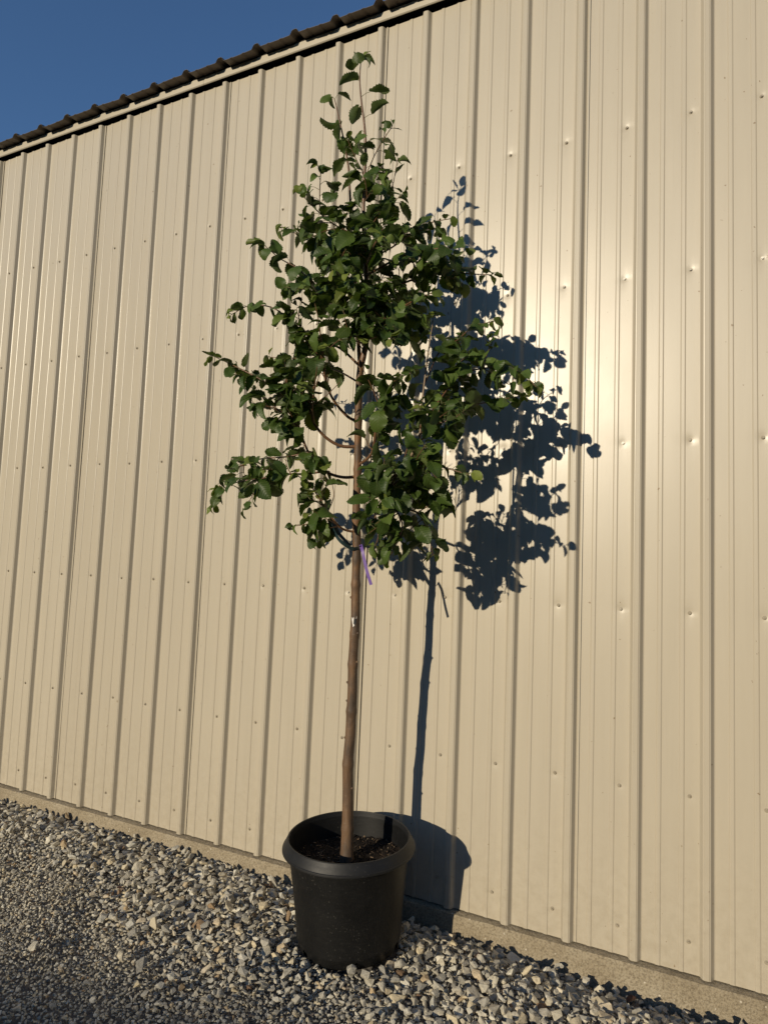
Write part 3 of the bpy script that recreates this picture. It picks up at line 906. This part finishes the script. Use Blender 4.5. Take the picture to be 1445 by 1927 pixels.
LEAVES = [leaf_variant(40 + i) for i in range(36)]
lv, lf, lu, ly, lcount = [], [], [], [], 0
def add_leaf(pos, xdir, up_, size, young=0.0):
    global lcount
    size *= 0.80
    v, f, uv = LEAVES[random.randrange(len(LEAVES))]
    x = xdir.normalized()
    z = (up_ - x * up_.dot(x)); z.normalize()
    y = z.cross(x)
    Mx = np.array([x[:], y[:], z[:]])
    V = (v * size) @ Mx + np.array(pos[:])
    lv.append(V); lf.append(f + lcount * len(v)); lu.append(uv); ly.append(np.full(len(v), young)); lcount += 1

rl = random.Random(21)
def rvec(s=1.0): return Vector((rl.gauss(0, s), rl.gauss(0, s), rl.gauss(0, s)))

def trunk_xy(z):
    i = min(range(0, tn, 3), key=lambda j: abs(tp[j].z - z))
    return tp[i]

def leaf_on(mbp, p, t, side, size, young=0.0):
    # the lower trunk is bare: no leaves against it or close in front of it
    if p.z < 1.78:
        q = trunk_xy(p.z)
        if abs(p.x - q.x + .12 * (p.y - q.y)) < .045 and -.2 < p.y - q.y < .06: return
    # leaves thinned along the sun and camera lines, so the stem shows sunlit
    for (ax_, ay_, drop, keep) in ((-.262, -.965, .27, .2), (.465, -.885, .02, .4)):
        for zt in (p.z, p.z - .1):
            q = trunk_xy(zt)
            a_ = (p.x - q.x) * ax_ + (p.y - q.y) * ay_
            b_ = (p.x - q.x) * -ay_ + (p.y - q.y) * ax_
            zh = p.z - a_ * drop
            if 0 < a_ < .6 and abs(b_) < .05 and 1.08 < zh < 1.78 and rl.random() > keep: return
    """a leaf on its petiole at point p of a shoot running along t"""
    h = t.cross(Vector((0, 0, 1)))
    if h.length < .2: h = t.cross(Vector((0, 1, 0)))
    h.normalize()
    out = (h * side * 0.9 + t * 0.55 + Vector((0, 0, .30)) + rvec(.38)).normalized()
    L = size * rl.uniform(.25, .5)
    a = p + out * L * .5 + Vector((0, 0, .002))
    b = p + out * L + Vector((0, 0, -.10 * L))
    mbp.tube([p, a, b], [.0011, .0009, .0008], 4, False)
    x = (out * .75 + Vector((0, 0, -.55)) + rvec(.34)).normalized()
    upv = Vector((0, -.45, .75)) + out * .25 + rvec(.42)
    add_leaf(b, x, upv, size, young)

def shoot(mb, mbp, pts, r0, r1, step=.036, start=.25, size=.082, tip_young=.8, n=7):
    P = catmull(pts, 5)
    P = [Vector(p) for p in P]
    mb.tube(P, knobby(len(P), r0, r1, rl.randrange(999)), n)
    d = [0.0]
    for a, b in zip(P[:-1], P[1:]): d.append(d[-1] + (b - a).length)
    L = d[-1]
    s = L * start + rl.uniform(0, step)
    side = rl.choice((-1, 1))
    while s < L:
        i = max(j for j in range(len(d)) if d[j] <= s); i = min(i, len(P) - 2)
        f = (s - d[i]) / max(1e-6, d[i + 1] - d[i])
        p = P[i].lerp(P[i + 1], f); t = (P[i + 1] - P[i]).normalized()
        e = s / L
        sz = size * rl.uniform(.74, 1.16) * (1.05 - .45 * max(0, e - .55) / .45)
        yg = tip_young * max(0, (e - .86) / .14) * rl.random() if L > .2 else 0.06 * rl.random()
        leaf_on(mbp, p, t, side, sz, yg)
        side = -side
        s += step * rl.uniform(.7, 1.3) * (1 - .35 * e)
    t = (P[-1] - P[-2]).normalized()
    for q in range(2):
        leaf_on(mbp, P[-1], t, rl.choice((-1, 1)) * .5, size * rl.uniform(.4, .62), tip_young * rl.uniform(.2, 1.0) if L > .2 else .05)
    return P, d

def side_twigs(mb, mbp, P, d, count, lo, hi, length=(.07, .15), size=.084, toward=None):
    L = d[-1]
    for q in range(count):
        s = L * rl.uniform(lo, hi)
        i = max(j for j in range(len(d)) if d[j] <= s); i = min(i, len(P) - 2)
        t = (P[i + 1] - P[i]).normalized()
        a = rvec(1.0); a = (a - t * a.dot(t)).normalized()
        dirn = (t * .5 + a * .75 + Vector((0, 0, .35))).normalized()
        ln = rl.uniform(*length)
        p0 = P[i]; p1 = p0 + dirn * ln * .5 + rvec(.006); p2 = p1 + (dirn + Vector((0, 0, -.1)) + rvec(.2)) * ln * .5
        shoot(mb, mbp, [p0, p1, p2], .0022, .0011, .021, .25, size, .10, 5)

# per branch: number of side twigs, base radius, first leaf, leaf size
SPEC = {'topright': (0, .0018, .35, .075), 'N': (2, .0030, .25, .085), 'N2': (2, .0030, .2, .082), 'N3': (0, .002, .3, .07), 'N4': (2, .0025, .3, .078), 'N5': (1, .002, .3, .08),
        'K': (4, .0048, .2, .088), 'L': (4, .0050, .25, .085), 'L2': (3, .0040, .3, .085), 'A': (6, .0062, .42, .088), 'B': (7, .0066, .36, .086), 'B3': (5, .0040, .2, .088),
        'C': (9, .0062, .22, .084), 'C2': (2, .0042, .25, .082), 'C3': (2, .0032, .3, .078), 'D': (7, .0050, .32, .088), 'D2': (1, .0026, .3, .074), 'E': (6, .0062, .35, .086),
        'G': (0, .0052, .55, .074), 'G2': (4, .0036, .3, .078), 'G3': (5, .0034, .25, .080), 'G4': (1, .0026, .4, .072), 'G5': (4, .003, .2, .084), 'F': (6, .0056, .4, .085),
        'E2': (2, .0046, .25, .080), 'E3': (3, .0040, .25, .082), 'E4': (4, .0036, .25, .082), 'E5': (2, .0034, .3, .084), 'E6': (5, .0034, .25, .085), 'J1': (4, .0050, .25, .082), 'J2': (3, .0045, .25, .082),
        'J3': (3, .0036, .3, .074), 'J4': (4, .004, .2, .09), 'J5': (2, .0035, .4, .085), 'J6': (3, .0035, .3, .084), 'J7': (3, .0035, .3, .084), 'J8': (3, .003, .3, .082), 'J9': (4, .004, .2, .09),
        'J10': (4, .0035, .2, .088), 'J11': (3, .003, .3, .084), 'J12': (3, .0035, .3, .084)}
names = [n for n, _ in BRANCHES]
leader_len = lambda P: [0.0] + list(np.cumsum([(b - a).length for a, b in zip(P[:-1], P[1:])]))
petioles = MB()
for nm, pts in BRANCHES:
    tw, r0, st, sz = SPEC[nm]
    b = MB()
    P, d = shoot(b, petioles, rel(pts), r0, .0013, .026, st, sz)
    if tw: side_twigs(b, petioles, P, d, int(tw * 1.25 + .5), max(.15, st - .12), .66, (.06, .13), sz)
    b.build('branch', M_TAN if nm == 'G' else M_TWIG, tree, True, 60)
# leaves and short shoots straight on the two leaders
for P, r0, r1, sd_, runs in ((lp, .0118, .0017, 3, ((.30, .62, 7), (.05, .33, 6))), (sp, .0080, .0016, 5, ((.3, .6, 5),))):
    b = MB()
    b.tube(P, knobby(len(P), r0, r1, sd_), 10)
    for lo, hi, cnt in runs:
        side_twigs(b, petioles, P, leader_len(P), cnt, lo, hi, (.05, .11), .082)
    b.build('branch', M_TWIG, tree, True, 60)
def single_leaves(P, lo, hi, step, size):
    d = leader_len(P); s = lo * d[-1]; side = 1
    while s < hi * d[-1]:
        i = min(max(j for j in range(len(d)) if d[j] <= s), len(P) - 2)
        leaf_on(petioles, P[i], (P[i + 1] - P[i]).normalized(), side, size * rl.uniform(.8, 1.15), .1 * rl.random())
        side = -side; s += step * rl.uniform(.7, 1.3)
    for q in range(3): leaf_on(petioles, P[-1], Vector((0, 0, 1)), rl.choice((-1, 1)), size * rl.uniform(.45, .7), .15)
single_leaves(lp, .62, .97, .046, .104)
single_leaves(lp, .3, .62, .045, .088)
single_leaves(sp, .45, .95, .042, .098)
petioles.build('petioles', M_SHOOT, tree, True)['kind'] = 'stuff'

cm = mesh_np('crown', np.concatenate(lv), np.concatenate(lf))
ul = cm.uv_layers.new(name='leaf_uv')
uvv = np.concatenate(lu)
li = np.empty(len(cm.loops), np.int32); cm.loops.foreach_get('vertex_index', li)
ul.data.foreach_set('uv', uvv[li].astype(np.float32).ravel())
at = cm.attributes.new('young', 'FLOAT', 'POINT')
at.data.foreach_set('value', np.concatenate(ly).astype(np.float32))
finish('crown', cm, M_LEAF, tree, True)
print('leaves', lcount)

# ------------------------------------------------------------------ tags tied to the trunk
def strip(name, pts, w, wdir, m, thick=.0006, parent=None):
    """a thin ribbon along pts, w wide along wdir"""
    mb = MB()
    P = catmull(pts, 6)
    vs = []
    for i, p in enumerate(P):
        t = (P[min(i + 1, len(P) - 1)] - P[max(i - 1, 0)]).normalized()
        wd = Vector(wdir); wd = (wd - t * wd.dot(t)).normalized()
        nn = t.cross(wd)
        for a, c in ((-.5, -.5), (.5, -.5), (.5, .5), (-.5, .5)):
            vs.append(p + wd * w * a + nn * thick * c)
    fs = []
    for i in range(len(P) - 1):
        for k in range(4):
            fs.append((i * 4 + k, i * 4 + (k + 1) % 4, i * 4 + 4 + (k + 1) % 4, i * 4 + 4 + k))
    fs.append((3, 2, 1, 0)); e = 4 * (len(P) - 1); fs.append((e, e + 1, e + 2, e + 3))
    mb.add(vs, fs)
    return mb.build(name, m, parent, True, 40)

M_PURPLE = mat_simple('purple_flagging_plastic', (0.115, 0.055, 0.27), (0.135, 0.065, 0.31), 30, 0.45)
rb = strip('ribbon_tag', [(2.292, -.465, 1.404), (2.306, -.474, 1.378), (2.315, -.473, 1.345), (2.326, -.470, 1.305), (2.341, -.465, 1.262)], .0112, (1, .25, .2), M_PURPLE)
tag(rb, 'narrow purple plastic ribbon hanging from the trunk below the leaves', 'ribbon')
M_TEAL = mat_simple('dark_teal_label_plastic', (0.012, 0.030, 0.032), (0.03, 0.055, 0.06), 40, 0.35)
tl = empty('label_strap', (2.264, -.47, 1.39))
tag(tl, 'dark teal plastic label strap looped round the trunk at the bottom of the crown', 'plant label')
def lrel(pts): return [tuple(Vector(p) + Vector((-.003, -.013, 0)) - Vector((2.264, -.47, 1.39))) for p in pts]
strip('strap', lrel([(2.192, -.515, 1.492), (2.212, -.512, 1.452), (2.238, -.500, 1.414), (2.266, -.470, 1.390), (2.287, -.458, 1.392), (2.297, -.452, 1.400)]), .016, (.5, -.35, .5), M_TEAL, .0008, tl)
strip('strap_back', lrel([(2.194, -.492, 1.488), (2.216, -.482, 1.446), (2.240, -.465, 1.415), (2.252, -.448, 1.398)]), .012, (.5, .3, .5), mat_simple('grey_label_plastic', (0.10, .125, .125), (.15, .175, .17), 40, .35), .0008, tl)
M_WHITE = mat_simple('white_paper_label', (0.70, 0.66, 0.60), (0.8, 0.77, 0.72), 30, 0.6)
M_BLACKP = mat_simple('black_label_ink', (0.02, 0.02, 0.02), (0.03, 0.03, 0.03), 30, 0.6)
# torn white label wrapped on the trunk
i = min(range(tn), key=lambda j: abs(tp[j].z + T0.z - 1.125))
c0 = tp[i] + T0; rr0 = rads[i] + .0008
def patch(name, poly, m, parent, off=0.0):
    """poly in (angle, height) wrapped on the trunk"""
    mb = MB()
    vs = [(c0.x + (rr0 + off) * math.sin(a), c0.y - (rr0 + off) * math.cos(a), c0.z + h) for a, h in poly]
    org = parent.location if parent else Vector()
    vs = [tuple(Vector(v) - org) for v in vs]
    n = len(vs)
    vs2 = vs + [tuple(Vector(v) + Vector((0, .0006, 0))) for v in vs]
    mb.add(vs2, [tuple(range(n)), tuple(range(n, 2 * n))[::-1]] + [(k, n + k, n + (k + 1) % n, (k + 1) % n) for k in range(n)])
    return mb.build(name, m, parent)
sk = empty('trunk_label', (c0.x, c0.y - rr0, c0.z))
tag(sk, 'small torn white paper label stuck on the bare trunk', 'label')
patch('paper', [(-.42, .014), (.10, .017), (.75, .021), (.72, .012), (.35, .010), (.12, .009), (.10, -.008), (.38, -.012), (.05, -.020), (-.12, -.006)], M_WHITE, sk)
patch('printed_corner', [(.14, .008), (.34, .009), (.70, .011), (.66, -.004), (.40, -.011), (.12, -.007)], M_BLACKP, sk, .0002)

# ------------------------------------------------------------------ dead leaves caught between the stones
M_DEAD = mat_simple('dead_brown_leaf', (0.030, 0.013, 0.008), (0.075, 0.032, 0.018), 60, 0.8)
dead = [((2.687, -.219), .030, 'dark curled dead leaf lodged in the gravel just right of the pot, nearer the wall'),
        ((2.836, -.368), .030, 'dark curled dead leaf sunk among pale stones in the right foreground'),
        ((3.183, -.095), .034, 'reddish brown dead leaf on the gravel beside the concrete footing at lower right'),
        ((1.235, -.479), .026, 'small dark dead leaf on the fine gravel far left of the pot')]
for (x, y), L, lab in dead:
    v, f, uv = LEAVES[rl.randrange(len(LEAVES))]
    mt = Matrix.Rotation(rl.uniform(0, 6.28), 3, 'Z') @ Matrix.Rotation(rl.uniform(-.5, .2), 3, 'Y')
    z0 = float(zground(x, y)) + .014
    base_ = Vector((x, y, z0))
    o = obj_from('dead_leaf', [mt @ (Vector(q) * L * Vector((1, 1, 1.6)).length / 2) for q in v], f.tolist(), M_DEAD, None, True)
    o.location = base_
    tag(o, lab, 'dead leaf', 'dead leaves on the gravel')
